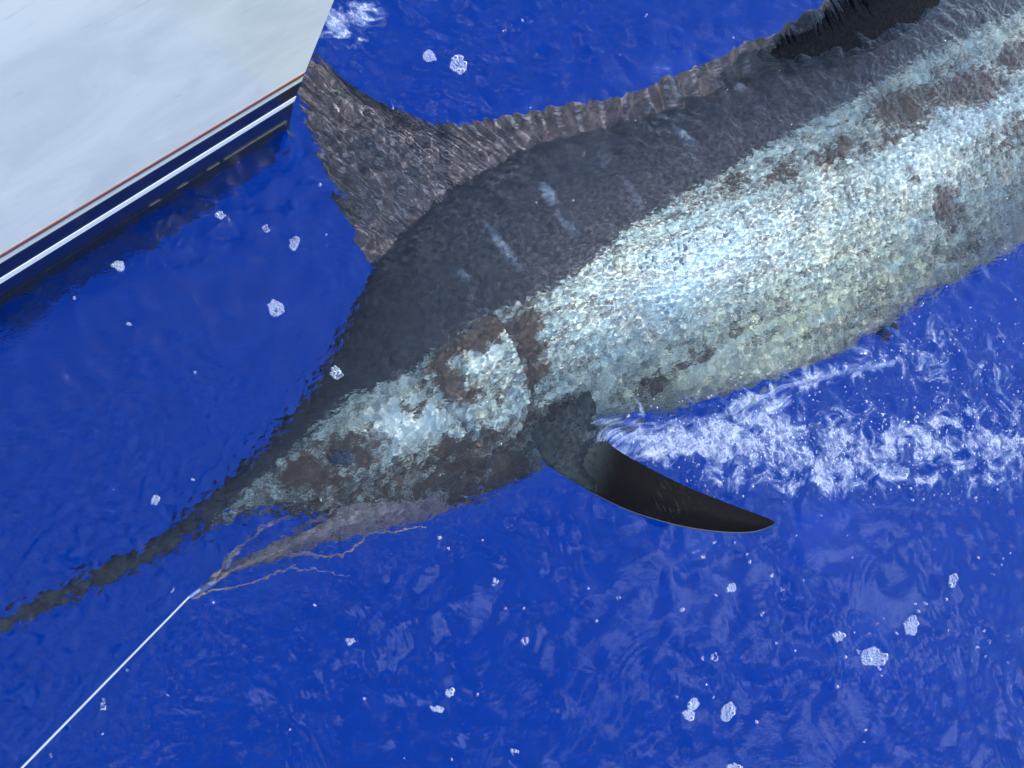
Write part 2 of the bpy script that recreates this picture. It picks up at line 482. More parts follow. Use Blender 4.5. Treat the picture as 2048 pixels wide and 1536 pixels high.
hd += A(0.0165, 0.00062, 0.95 * flank_m + 0.5 * bill_m + 0.3 * left_m, 4, ang=115, spread=0.8)
right_m = blob(u, v, 1850, 260, 330, 230, -20)
hd += A(0.017, 0.00042, right_m, 15, ang=109, spread=0.22)
hd += A(0.046, 0.0030, bill_m, 6)
hd += A(0.022, 0.00022, sstep(0.55, 0.95, gust) * low_m, 8, ang=20, spread=0.25)
hd += A(0.11, 0.0050, wake, 9) + A(0.045, 0.0013, wake, 10, bw=0.5) + A(0.02, 0.00035, wake, 12)
hd += np.abs(field(shp, DX, 0.14, 0.5, None, 0.5, 13)) * 0.006 * wake
# dimples of spray: ring waves over the cheek
rr = np.random.default_rng(3)
rings = [(780, 860, 40), (1180, 880, 60), (1340, 600, 45), (1480, 440, 60), (1780, 380, 70), (1640, 640, 60), (1470, 730, 70), (900, 800, 45), (760, 1010, 45), (1250, 730, 40), (930, 110, 55), (860, 110, 35), (1560, 520, 60)]
for _ in range(90):
    t_ = rr.uniform(0, 1)
    rings.append((620 + t_ * 1300 + rr.normal(0, 60), 960 - t_ * 620 + rr.normal(0, 110), rr.uniform(12, 34)))
for cx_, cy_, rad in rings:
    d = np.hypot(u - cx_, v - cy_)
    m_ = d < rad * 1.6
    hd[m_] += (0.00045 * np.cos(2 * np.pi * d[m_] / (rad * 0.42 + 6)) * np.exp(-(d[m_] / (rad * 0.7)) ** 2)) * (0.5 + rad / 70)
for k in range(34):                      # short trains of arcs left by drops and eddies on the open water
    cx_, cy_ = (rr.uniform(900, 2048), rr.uniform(1080, 1536)) if k < 24 else (rr.uniform(0, 700), rr.uniform(250, 1500))
    r0_, a0_, aw_ = rr.uniform(50, 170), rr.uniform(-math.pi, math.pi), rr.uniform(0.25, 0.6)
    d = np.hypot(u - cx_, v - cy_); aa_ = np.arctan2(v - cy_, u - cx_)
    da = np.angle(np.exp(1j * (aa_ - a0_)))
    m_ = (np.abs(d - r0_) < 60) & (np.abs(da) < 3 * aw_)
    hd[m_] += 0.00040 * np.cos(2 * np.pi * d[m_] / rr.uniform(13, 20)) * np.exp(-((d[m_] - r0_) / 26) ** 2 - (da[m_] / aw_) ** 2)
# the bow lip in front of the jaw and along the belly
for pl, amp, wd in (([(390, 1190), (470, 1120), (560, 1065), (700, 1020)], 0.006, 10), ([(1195, 850), (1330, 850), (1480, 800), (1600, 755), (1760, 735)], 0.010, 14), ([(1240, 900), (1400, 860), (1500, 800)], 0.006, 12)):
    dd, _s = dist_poly(u, v, pl)
    hd += amp * np.exp(-(dd / wd) ** 2) * (0.7 + 0.3 * field(shp, DX, 0.06, 0.4, seed=14))
edge = np.minimum.reduce([np.minimum(mx_ - xs[0], xs[-1] - mx_), np.minimum(my_ - ys[0], ys[-1] - my_)])
hd *= sstep(0, 0.05, edge)
hs_ = h[iy:iy + shp[0], ix:ix + shp[1]]
hs_ += hd
foam = np.zeros_like(gx)
fstreak = np.clip(0.9 * blob(u, v, 690, 40, 55, 60) + 0.5 * wake * 1.7 + 0.7 * blob(u, v, 1620, 762, 150, 24, -16) + 0.5 * blob(u, v, 1400, 870, 90, 25, -15), 0, 1)
foam[iy:iy + shp[0], ix:ix + shp[1]] = fstreak * sstep(0, 0.05, edge)
streak = np.zeros_like(gx)
_sk = np.zeros_like(u)
for pl, wd, a_ in (([(1190, 842), (1320, 852), (1420, 838), (1500, 806), (1580, 768), (1680, 742), (1790, 722)], 15, .75), ([(1230, 900), (1340, 905), (1430, 880), (1500, 845), (1570, 800)], 24, .8), ([(1210, 870), (1320, 880), (1400, 868)], 26, .8), ([(1330, 935), (1400, 905), (1480, 890)], 14, .5)):
    dd, _s = dist_poly(u, v, pl)
    _sk = np.maximum(_sk, a_ * np.exp(-(dd / wd) ** 2))
streak[iy:iy + shp[0], ix:ix + shp[1]] = _sk + 0 * np.clip(blob(u, v, 1330, 860, 170, 42, -16) + 0.85 * blob(u, v, 1530, 800, 150, 22, -20) + 0.5 * blob(u, v, 1260, 835, 70, 30, 0) + 0.5 * blob(u, v, 1640, 750, 130, 16, -22) + 0.35 * blob(u, v, 560, 1050, 120, 22, -25), 0, 1)
ripple = np.full_like(gx, 0.3)
ripple[iy:iy + shp[0], ix:ix + shp[1]] = 0.14 - 0.08 * low_m + 0.75 * flank_m + 0.7 * bill_m + 0.35 * left_m + 0.8 * wake
water = grid_mesh('sea_water', np.stack([gx, gy, h], -1), attrs={'foam': foam.ravel(), 'streak': streak.ravel(), 'ripple': ripple.ravel()}, mat=M['water'])
tag(water, kind='structure')
water.cycles.is_caustics_caster = True
def sea_h(x, y):
    """height of the built surface"""
    i = np.clip(((np.asarray(x) - xs[0]) / DX).astype(int), 0, shp[1] - 1)
    j = np.clip(((np.asarray(y) - ys[0]) / DX).astype(int), 0, shp[0] - 1)
    return hs_[j, i]
deep = raw_mesh('deep_water', np.array([[-700, -700, -6], [700, -700, -6], [700, 700, -6], [-700, 700, -6]]), [[0, 1, 2, 3]], mat=M['deep'])
tag(deep, kind='structure')

# ------------------------------------------------------------------ boat
A0, A1 = at(0, 596, 0), at(572, 240, 0)
ud = (A1 - A0); ud /= np.linalg.norm(ud)                     # along the side, towards the stern corner
nd = np.array([ud[1], -ud[0], 0.0])                          # outwards, towards the fish
FL = math.tan(R(5))                                          # the topside leans out
def hull_pt(px, py):
    d = np.array([px - CX, CY - py, -FPX]) @ RM.T
    nn = np.array([nd[0], nd[1], -FL])
    t = (np.dot(A0 - np.array([0, 0, H]), nn)) / np.dot(d, nn)
    return np.array([0, 0, H]) + d * t
def along(p):                                                # (distance along, height)
    return float(np.dot(p - A0, ud)), float(p[2])
LC = along(at(572, 240, 0))[0]
top_c = along(hull_pt(668, 0))
RAKE = (top_c[0] - LC) / top_c[1]
def hz(x, y): return along(hull_pt(x, y))[1]
HT, DR = 1.25, -0.45                                         # sheer height, draught shown
L0 = -7.0
def side(a, z, off=0.0):
    return A0 + ud * a + np.array([0, 0, z]) + nd * (FL * z + off)
def aft(z):
    return LC + RAKE * z if z >= 0 else LC + z * 0.5
boat = empty('sport_fishing_boat', V(side(LC - 2, 0)))
tag(boat, 'white boat hull with navy boot stripe and thin red line, beside the marlin fin', 'boat')
def world_obj(o, par):
    o.parent = par
    o.matrix_parent_inverse = par.matrix_world.inverted()
bpy.context.view_layer.update()
# hull: sections from bow to transom, side -> sheer -> far side
B = 3.6
zs = [DR, -0.25, -0.1, -0.02] + list(np.linspace(0.03, HT, 14))
rows = []
for a in list(np.linspace(L0, -0.5, 14)) + list(np.linspace(-0.4, 1.0, 40)):
    f = (a - L0) / (1.0 - L0)
    near = []
    for z in zs:
        aa = L0 + f * (aft(z) - L0)
        inn = 1.2 * max(0.0, (0.35 - f) / 0.35) ** 1.6
        near.append(side(aa, z, -inn))
    bev = 0.012
    farp = [p - nd * (B + 2 * (FL * z) - 2.4 * max(0.0, (0.35 - f) / 0.35) ** 1.6) for p, z in zip(near, zs)]
    rows.append(near + farp[::-1])
Ph = np.array(rows)
nr, nc = Ph.shape[:2]
idx = np.arange(nr * nc).reshape(nr, nc)
nx = np.roll(idx, -1, axis=1)
q = np.stack([idx[:-1], nx[:-1], nx[1:], idx[1:]], -1).reshape(-1, 4)
me = bpy.data.meshes.new('hull')
faces = [tuple(int(k) for k in f) for f in q] + [tuple(int(k) for k in idx[-1]), tuple(int(k) for k in idx[0][::-1])]
me.from_pydata([tuple(p) for p in Ph.reshape(-1, 3)], [], faces)
me.materials.append(M['hull'])
hull = bpy.data.objects.new('hull', me); COL.objects.link(hull); world_obj(hull, boat)
bm = bmesh.new(); bm.from_mesh(me); bmesh.ops.recalc_face_normals(bm, faces=bm.faces); bm.to_mesh(me); bm.free()

def strip(name, zl0, zh0, zl1, zh1, mat, off, rough=0.0, seed=0):
    """painted band on the side, a few mm proud, running from the left to the stern corner"""
    n = 260
    r = np.random.default_rng(seed)
    ws = np.convolve(r.normal(size=n + 8), np.ones(5) / 5, 'same')[:n]
    ws2 = np.convolve(r.normal(size=n + 8), np.ones(5) / 5, 'same')[:n]
    co = []
    for k in range(n):
        f = k / (n - 1)
        a_ = -1.2 + f * (LC + 1.2)
        g = np.clip(a_ / LC, -0.3, 1.0)
        zl, zh = zl0 + (zl1 - zl0) * g, zh0 + (zh1 - zh0) * g
        zl += ws[k] * rough; zh += ws2[k] * rough * 0.2
        for z_, o_ in ((zl, -0.004), (zl, off), (zh, off), (zh, -0.004)):
            aa = a_ + RAKE * max(z_, 0) * f - (0.004 if z_ < 0 else 0.0015)
            co.append(side(aa, z_, o_))
    P_ = np.array(co).reshape(n, 4, 3)
    o = grid_mesh(name, P_, wrap=True, mat=mat)
    for p in o.data.polygons: p.use_smooth = False
    world_obj(o, boat)
    return o
zz = lambda yl, xr, yr: (hz(0, yl), hz(xr, yr))
r1, r0 = zz(509, 598, 151), zz(515, 596, 157)
n1, n0 = zz(527, 590, 170), zz(555, 581, 197)
c1, c0 = n0, zz(565, 579, 206)
b1 = c0
strip('accent_stripe', r0[0], r1[0], r0[1], r1[1], M['red'], 0.002, 0.0004, 1)
strip('boot_stripe', n0[0], n1[0], n0[1], n1[1], M['navy'], 0.002, 0.0, 2)
strip('pinstripe', c0[0], c1[0], c0[1], c1[1], M['cream'], 0.003, 0.0, 3)
strip('bottom_paint', DR - 0.01, b1[0], DR - 0.01, b1[1], M['navy'], 0.002, 0.0, 4)
strip('waterline_growth', -0.10, 0.002, -0.10, 0.002, M['growth'], 0.005, 0.009, 5)
def slab(name, a0, a1, n0, n1, z0, z1, mat, par):
    c = []
    for z in (z0, z1):
        for a_, n_ in ((a0, n0), (a1, n0), (a1, n1), (a0, n1)):
            c.append(A0 + ud * a_ - nd * n_ + np.array([0, 0, z]))
    o = raw_mesh(name, np.array(c), [[3, 2, 1, 0], [4, 5, 6, 7], [0, 1, 5, 4], [1, 2, 6, 5], [2, 3, 7, 6], [3, 0, 4, 7]], mat=mat, smooth=False)
    world_obj(o, par); return o
slab('added_sky_blocker', -6.0, LC - 0.35, 0.05, 3.3, 2.75, 2.85, M['grey'], boat)  # unseen slab, added to keep sky out of the water's reflection
slab('added_blocker_post', LC - 0.6, LC - 0.5, 0.15, 0.25, HT - 0.02, 2.752, M['grey'], boat)  # unseen supports of the added slab
slab('added_blocker_post', LC - 0.6, LC - 0.5, 3.0, 3.1, HT - 0.02, 2.752, M['grey'], boat)
slab('added_blocker_block', -6.0, LC - 3.2, 0.3, 3.1, HT - 0.03, 2.752, M['hull'], boat)  # unseen block, also added to cut sky from the reflection
print('HULL z', r1, r0, n1, n0, c0, 'top left', hz(0, 0), 'rake', RAKE)

# ------------------------------------------------------------------ marlin
def ST(l): return l
# picture outline of the body without fins: upper point, lower point, half thickness, depth of the centre plane
stations = [
    (-420, 1440, -418, 1446, .004, -.10), (-160, 1318, -152, 1338, .008, -.10), (0, 1230, 16, 1262, .012, -.095), (150, 1154, 168, 1190, .014, -.09), (300, 1084, 320, 1118, .017, -.085),
    (400, 1002, 428, 1052, .026, -.085), (490, 925, 540, 1022, .045, -.10), (570, 838, 660, 1040, .072, -.13), (640, 742, 765, 1045, .098, -.15),
    (695, 645, 875, 1022, .125, -.175), (745, 545, 985, 985, .145, -.19), (810, 462, 1082, 935, .165, -.205), (905, 380, 1180, 872, .18, -.215),
    (1060, 298, 1320, 828, .195, -.225), (1250, 245, 1500, 782, .20, -.225), (1450, 168, 1680, 705, .20, -.225), (1650, 88, 1850, 600, .195, -.22),
    (1850, 5, 2030, 500, .185, -.215), (2050, -75, 2200, 400, .17, -.21), (2250, -160, 2370, 285, .15, -.21), (2450, -240, 2540, 120, .12, -.21),
    (2700, -330, 2750, -90, .08, -.21), (2900, -400, 2925, -250, .05, -.21), (3010, -440, 3025, -330, .035, -.21)]
NS, NT = 620, 200
SP = interp_poly(stations, NS)
th = np.linspace(0, 2 * np.pi, NT, endpoint=False)
ct, sn = np.cos(th), np.sin(th)
ex = 0.86
cx_ = np.sign(ct) * np.abs(ct) ** 1.0
sx_ = np.sign(sn) * np.abs(sn) ** ex
Uw = at(SP[:, 0], SP[:, 1], SP[:, 5]); Lw = at(SP[:, 2], SP[:, 3], SP[:, 5])
mid = (Uw + Lw) / 2; hf = (Uw - Lw) / 2
Pb = mid[:, None, :] + hf[:, None, :] * cx_[None, :, None]
Pb[..., 2] += SP[:, 4][:, None] * sx_[None, :]
bu = (SP[:, 0] + SP[:, 2])[:, None] / 2 + (SP[:, 0] - SP[:, 2])[:, None] / 2 * cx_[None, :]
bv = (SP[:, 1] + SP[:, 3])[:, None] / 2 + (SP[:, 1] - SP[:, 3])[:, None] / 2 * cx_[None, :]
up = (sx_ > 0)[None, :] * np.ones((NS, 1))
# gill cover: a raised plate ending in a step; preopercle crease; mouth crease
gill = [(935, 632), (975, 655), (1005, 700), (1030, 760), (1043, 805), (1035, 850), (1012, 885), (960, 920)]
dg, sg = dist_poly(bu, bv, gill)
side_g = sg > 0            # head side
Pb[..., 2] += np.where(side_g, 0.016 * np.exp(-dg / 90), -0.014 * np.exp(-dg / 40)) * up * sstep(0.1, 0.6, np.abs(sx_))[None, :]
for pl, dep, wd in (([(835, 785), (880, 830), (915, 862), (950, 893)], 0.009, 5), ([(470, 1040), (600, 1012), (700, 985), (850, 935), (940, 900)], 0.012, 6), ([(1030, 880), (1100, 820), (1170, 790)], .012, 8)):
    dd, _ = dist_poly(bu, bv, pl)
    Pb[..., 2] -= dep * np.exp(-(dd / wd) ** 2) * up
# pattern masks
bl = [(-400, 1446), (350, 1120), (560, 930), (700, 800), (820, 755), (940, 655), (1000, 632), (1090, 592), (1160, 540), (1235, 478), (1350, 410), (1500, 322), (1650, 240), (1800, 150), (1920, 88), (2048, 28), (2400, -130), (2900, -380)]
db, sb = dist_poly(bu, bv, bl)
back = 0.5 + np.clip(-sb * db / 22, -1, 1) * 0.5
belly_line = [(1700, 760), (1850, 470), (2048, 330), (2600, 20)]
bu0, bv0 = bu, bv
bu = bu0 + 8 * np.sin(bv0 / 17 + 1.3 * np.sin(bu0 / 29)) + 7 * np.sin(bv0 / 7.3 + bu0 / 11) + 9 * np.sin(bu0 / 53 + bv0 / 37)
bv = bv0 + 5 * np.sin(bu0 / 15 + 1.7 * np.sin(bv0 / 31)) + 5 * np.sin(bu0 / 6.7 - bv0 / 9) + 6 * np.sin(bu0 / 47 + 2.0)
pale = np.zeros_like(bu)
for cxx, cyy, rx, ry, an, a_ in ((985, 515, 85, 13, 52, .8), (1075, 415, 38, 17, 58, .95), (1110, 480, 65, 12, 60, .7), (1185, 350, 34, 24, 50, .55), (1235, 420, 62, 11, 62, .75), (1340, 300, 52, 13, 60, .8), (1308, 250, 18, 16, 0, .8), (1360, 370, 40, 10, 65, .6), (1465, 190, 16, 14, 0, .8), (1480, 215, 10, 8, 0, .6), (915, 575, 26, 20, 30, .7), (1130, 280, 60, 14, -22, .45), (1000, 310, 70, 14, -30, .4), (860, 440, 80, 12, -40, .4), (950, 640, 80, 10, -10, .5), (780, 720, 70, 12, -40, .35), (1680, 190, 30, 8, 70, .4)):
    pale = np.maximum(pale, a_ * blob(bu0 * .75 + bu * .25, bv0 * .75 + bv * .25, cxx, cyy, rx, ry, an))
brown = np.zeros_like(bu)
for cxx, cyy, rx, ry, an, a_ in ((2005, 145, 60, 34, -10, 1), (1885, 205, 70, 40, -10, 1.05), (1765, 258, 62, 42, -15, 1.1), (1640, 330, 50, 26, -20, .85), (1720, 320, 60, 18, -20, .6), (1525, 378, 45, 26, -25, .75), (1430, 400, 30, 20, -25, .6),
        (1850, 430, 36, 48, 20, .9), (1780, 385, 22, 14, 0, .9), (1900, 500, 60, 40, -30, .5), (1980, 300, 90, 34, -30, .55), (2060, 380, 120, 60, -30, .5), (1830, 520, 60, 26, -30, .5), (1300, 770, 90, 24, -35, .75), (1360, 730, 60, 20, -20, .7), (1450, 690, 30, 14, 0, .6), (1700, 640, 120, 30, -30, .4),
        (1035, 690, 28, 55, -18, 1.3), (1050, 760, 24, 40, 0, 1.1), (930, 690, 90, 24, -28, 1.0), (860, 728, 60, 18, -30, .8), (900, 790, 60, 28, 20, .95), (960, 800, 40, 14, -10, .6), (830, 830, 26, 13, -30, .9), (800, 820, 20, 12, 0, .6), (870, 772, 26, 10, 10, .9),
        (1080, 835, 60, 30, -20, 1.2), (970, 880, 44, 20, -10, 1.1), (900, 905, 70, 22, -20, 1.0), (930, 930, 90, 30, -15, 1.1), (880, 965, 90, 28, -15, .95), (610, 950, 75, 32, 0, 1.1), (700, 910, 70, 30, 10, 1.0), (640, 965, 90, 18, -10, .8), (760, 880, 40, 14, 0, .7), (990, 960, 70, 30, -20, 1.0), (520, 985, 40, 16, -30, .4), (1010, 925, 60, 45, -20, 1.1), (930, 985, 90, 30, -15, 1.0), (820, 1000, 70, 22, -10, .9), (700, 880, 60, 22, -20, .7)):
    brown = np.maximum(brown, a_ * blob(bu, bv, cxx, cyy, rx, ry, an))
brown = brown * 1.15 + 0.20 * sstep(150, 20, db) * (sb > 0) + 0.15 * blob(bu, bv, 2000, 330, 160, 160)
dlo, slo = dist_poly(bu, bv, [(300, 1100), (470, 1000), (600, 950), (720, 925), (860, 885), (960, 850), (1050, 840)])
brown = np.maximum(brown, 0.66 * sstep(-8, 26, dlo * slo) * sstep(1075, 1030, bu))
bu, bv = bu0, bv0
brown = brown * (1 - 0.4 * np.exp(-((dg - 10) / 7) ** 2) * side_g * sstep(640, 700, bv))
for pl, wd, a_ in ((gill, 5.0, 2.0), ([(835, 785), (880, 830), (915, 862), (950, 893)], 4, 1.2), ([(470, 1040), (600, 1012), (700, 985), (850, 935), (940, 900)], 4, 1.3), ([(1030, 880), (1100, 820), (1170, 790)], 6, 1.5), ([(700, 1000), (760, 975), (860, 950)], 5, .9)):
    dd, _ = dist_poly(bu, bv, pl)
    brown = np.maximum(brown, 0.62 * a_ * np.exp(-(dd / (wd * .8)) ** 2))  # shade of the gill step and creases drawn into the brown mask
bu, bv = bu0, bv0
# spine and belly of the underside stay dark / pale like the edges
smet = np.concatenate([[0], np.cumsum(np.linalg.norm(np.diff(mid, axis=0), axis=1))])
hw = np.linalg.norm(hf, axis=1)
skuv = np.stack([np.repeat(smet[:, None], NT, 1), hw[:, None] * cx_[None, :], np.where(sx_ > 0, 0, 3.0)[None, :] * np.ones((NS, 1))], -1)
fish = empty('blue_marlin', V(mid[300]))
tag(fish, 'huge blue marlin lying on its side just under the water, silver flank and dark back', 'fish')
bpy.context.view_layer.update()
def part(name, P, wrap, mat, par=None, attrs=None):
    o = grid_mesh(name, P, wrap=wrap, attrs=attrs, mat=mat)
    world_obj(o, par or fish)
    o.cycles.is_caustics_receiver = True
    return o
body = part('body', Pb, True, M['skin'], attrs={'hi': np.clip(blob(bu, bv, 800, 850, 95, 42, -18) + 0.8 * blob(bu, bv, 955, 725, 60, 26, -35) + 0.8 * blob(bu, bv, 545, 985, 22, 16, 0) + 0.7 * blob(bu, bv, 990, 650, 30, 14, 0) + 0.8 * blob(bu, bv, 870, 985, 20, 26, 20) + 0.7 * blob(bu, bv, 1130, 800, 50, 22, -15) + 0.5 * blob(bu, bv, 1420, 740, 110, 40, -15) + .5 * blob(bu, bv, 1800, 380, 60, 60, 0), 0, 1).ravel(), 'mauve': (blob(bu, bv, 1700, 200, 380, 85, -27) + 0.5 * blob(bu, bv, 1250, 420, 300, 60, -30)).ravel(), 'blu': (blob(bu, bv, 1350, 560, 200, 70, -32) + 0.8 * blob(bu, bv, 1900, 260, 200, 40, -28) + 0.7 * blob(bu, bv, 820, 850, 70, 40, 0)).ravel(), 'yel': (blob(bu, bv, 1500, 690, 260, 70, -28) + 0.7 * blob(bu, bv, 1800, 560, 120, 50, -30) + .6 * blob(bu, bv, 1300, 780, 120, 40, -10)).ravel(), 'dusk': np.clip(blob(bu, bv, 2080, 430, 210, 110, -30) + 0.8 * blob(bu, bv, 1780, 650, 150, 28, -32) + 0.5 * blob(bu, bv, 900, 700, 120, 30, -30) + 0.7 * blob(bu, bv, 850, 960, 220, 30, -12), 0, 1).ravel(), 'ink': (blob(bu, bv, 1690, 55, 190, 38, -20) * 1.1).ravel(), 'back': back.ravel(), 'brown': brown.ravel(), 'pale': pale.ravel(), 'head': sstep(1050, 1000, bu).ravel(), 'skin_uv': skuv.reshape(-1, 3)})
bpy.context.view_layer.update()

def sheet(name, A_, B_, zA, zB, n, m, thick, mat, rib=0.0, ribs=40, ragged=0.0, par=None, seed=0, zbow=0.0):
    """fin: a thin closed blade between a root line A and an outer line B (picture outlines with heights)"""
    a2 = interp_poly(A_, n); b2 = interp_poly(B_, n)
    za = interp_poly([(z, 0) for z in zA], n)[:, 0]; zb = interp_poly([(z, 0) for z in zB], n)[:, 0]
    f = np.linspace(0, 1, m)[None, :]
    r = np.random.default_rng(seed)
    jag = np.convolve(r.normal(size=n + 4), [.25, .5, .25], 'same')[:n] * ragged
    g = np.linspace(0, 1, n)
    ridge = np.cos(2 * np.pi * g * ribs)
    ff = f * (1 + jag[:, None] * (f > 0.6) + 0.035 * (rib > 0) * ridge[:, None] * f)
    uu = a2[:, 0:1] * (1 - ff) + b2[:, 0:1] * ff; vv = a2[:, 1:2] * (1 - ff) + b2[:, 1:2] * ff
    z_ = za[:, None] * (1 - f) + zb[:, None] * f + zbow * np.sin(np.pi * f) + rib * ridge[:, None] * (0.3 + 0.7 * f)
    if np.ndim(thick): tt = np.array(thick)[None, :] if len(thick) == m else interp_poly([(t, 0) for t in thick], m)[:, 0][None, :]
    else: tt = thick * (1 - 0.75 * f)
    tt = tt * np.sqrt(np.clip(1 - (2 * g - 1) ** 8, 0.02, 1))[:, None]
    T = np.concatenate([z_ + tt, (z_ - tt)[:, ::-1]], 1)
    U_ = np.concatenate([uu, uu[:, ::-1]], 1); V_ = np.concatenate([vv, vv[:, ::-1]], 1)
    P = at(U_, V_, np.concatenate([z_, z_[:, ::-1]], 1)); P[..., 2] = T
    uvz = np.stack([np.repeat(g[:, None], 2 * m, 1) * 2.2, np.concatenate([f, f[:, ::-1]], 1) * 0.4 * np.ones((n, 1)), np.zeros((n, 2 * m))], -1)
    return part(name, P, True, mat, par, {'skin_uv': uvz.reshape(-1, 3)})
DB = [(760, 545), (775, 512), (792, 484), (815, 460), (842, 432), (868, 411), (895, 392), (920, 376), (950, 357), (985, 340), (1020, 320), (1068, 300), (1128, 280), (1255, 250), (1405, 195), (1555, 130), (1705, 70), (1855, 10), (2055, -70), (2255, -155), (2450, -235)]
DO = [(738, 524), (712, 462), (668, 380), (636, 300), (608, 215), (588, 148), (628, 116), (690, 158), (760, 203), (850, 241), (930, 252), (1010, 234), (1110, 210), (1250, 188), (1390, 131), (1550, 62), (1680, -5), (1830, -55), (2040, -110), (2245, -180), (2445, -245)]
sheet('dorsal_fin', DB, DO, [-.19] * 5 + [-.2] * 16, [-.17, -.16, -.14, -.13, -.12, -.11, -.11, -.11, -.115, -.12, -.12, -.13, -.13, -.14, -.14, -.12, -.12, -.14, -.16, -.18, -.19], 900, 26, 0.006, M['dorsal'], rib=0.0035, ribs=62, ragged=0.05, seed=4)
# lower jaw with its pointed tip, separated from the head by the open mouth
JU = [(392, 1188), (440, 1148), (500, 1106), (560, 1078), (640, 1040), (700, 1012), (780, 985), (860, 955), (930, 930), (985, 915)]
JL = [(393, 1193), (455, 1152), (520, 1128), (575, 1112), (650, 1085), (730, 1066), (800, 1052), (872, 1030), (935, 1000), (990, 975)]
sheet('lower_jaw', JU, JL, [-.02, -.035, -.05, -.06, -.07, -.08, -.09, -.1, -.11, -.12], [-.03, -.04, -.06, -.07, -.09, -.11, -.13, -.15, -.16, -.17], 260, 18, [.004, .016, .022, .016, .004], M['jaw'], seed=6)
# pectoral fin, breaking the surface
PR = [(1178, 778), (1192, 810), (1198, 850), (1222, 890), (1290, 932), (1380, 976), (1470, 1012), (1530, 1034), (1550, 1044)]
PF = [(1062, 866), (1078, 900), (1102, 934), (1186, 986), (1262, 1022), (1356, 1050), (1440, 1063), (1505, 1063), (1546, 1050)]
zp = [-.050, -.034, -.016, .012, .038, .060, .072, .078, .080]
sheet('pectoral_fin', PR, PF, zp, [z - .006 for z in zp], 300, 30, [.001, .006, .009, .006, .001], M['pect'], seed=8, zbow=.004)
sheet('folded_fin', [(1525, 122), (1585, 126), (1645, 118), (1715, 112), (1780, 84), (1830, 50), (1880, 5)], [(1512, 108), (1560, 72), (1625, 40), (1668, 8), (1730, -25), (1800, -60), (1870, -70)], [-.012, .000, .003, .005, .005, .005, .005], [-.014, -.004, .001, .004, .005, .005, .005], 220, 24, [.004, .010, .012, .010, .002], M['wetblack'], ragged=0.14, seed=31)
def ball(name, c, rx, ry, rz, mat, par, seg=24, ring=14, attrs=None):
    t = np.linspace(0, np.pi, ring)[:, None]; p = np.linspace(0, 2 * np.pi, seg, endpoint=False)[None, :]
    P = np.stack([np.sin(t) * np.cos(p) * rx + c[0], np.sin(t) * np.sin(p) * ry + c[1], np.cos(t) * rz * np.ones_like(p) + c[2]], -1)
    o = grid_mesh(name, P, wrap=True, mat=mat); world_obj(o, par); return o
def body_top(px, py):
    i = np.argmin(np.where(up > 0, np.hypot(bu - px, bv - py), 1e9)); return Pb.reshape(-1, 3)[i]
ec = body_top(682, 915)
eye = ball('eye', ec - np.array([0, 0, .010]), .042, .034, .014, M['eye'], fish)
# tail and lower fins, out of the frame but part of the fish
sheet('tail_fin', [(3000, -450), (3040, -420), (3040, -380), (3040, -350), (3015, -320)], [(3020, -1000), (3150, -650), (3120, -390), (3330, -230), (3560, 60)], [-.21] * 5, [-.21, -.21, -.21, -.21, -.21], 80, 14, .012, M['pect'], seed=9)
sheet('anal_fin', [(2060, 488), (2150, 430), (2250, 370), (2330, 320)], [(2130, 640), (2180, 500), (2260, 420), (2335, 340)], [-.215] * 4, [-.25] * 4, 60, 12, .008, M['pect'], seed=10)
sheet('pelvic_fin', [(1690, 650), (1740, 640), (1790, 620)], [(1772, 668), (1785, 662), (1800, 640)], [-.24] * 3, [-.30] * 3, 30, 20, .006, M['pect'], seed=12)

# ------------------------------------------------------------------ leader line and lure
def tube(name, pts, rad, mat, n=None, seg=8, par=None):
    P = interp_poly(pts, n or len(pts) * 8)
    T = np.gradient(P, axis=0); T /= np.linalg.norm(T, axis=1)[:, None]
    s_ = np.cross(T, [0, 0, 1.0]); s_ /= np.linalg.norm(s_, axis=1)[:, None] + 1e-9
    b_ = np.cross(s_, T)
    a = np.linspace(0, 2 * np.pi, seg, endpoint=False)
    r = np.asarray(rad) if np.ndim(rad) else np.full(len(P), rad)
    if len(r) != len(P): r = np.interp(np.linspace(0, 1, len(P)), np.linspace(0, 1, len(r)), r)
    Q = P[:, None] + r[:, None, None] * (s_[:, None] * np.cos(a)[None, :, None] + b_[:, None] * np.sin(a)[None, :, None])
    o = grid_mesh(name, Q, wrap=True, mat=mat)
    if par: world_obj(o, par)
    return o
l0 = at(378, 1194, .006); l1 = at(20, 1560, .36)
ld = l1 - l0
line = tube('leader_line', [tuple(l0 + ld * t) for t in (0, .25, .5, .75, 1, 1.4)], .0022, M['line'], 60)
tag(line, 'taut pale leader line running from the marlin jaw to the lower left corner', 'fishing line')

def bubble_mat():
    s = N('bubble film')
    lw = s.t.nodes.new('ShaderNodeLayerWeight'); lw.inputs['Blend'].default_value = 0.5
    f = s.ramp(lw.outputs['Facing'], 0.08, 0.50, 0.16, 0.95)
    tr = s.n('BsdfTransparent')
    wh = s.princ(Base_Color=(0.50, 0.57, 0.68), Roughness=0.12)
    mx = s.n('MixShader'); s.put(mx.inputs[0], f); s.put(mx.inputs[1], tr); s.put(mx.inputs[2], wh)
    return s.surf(mx)
M['bubble'] = bubble_mat()
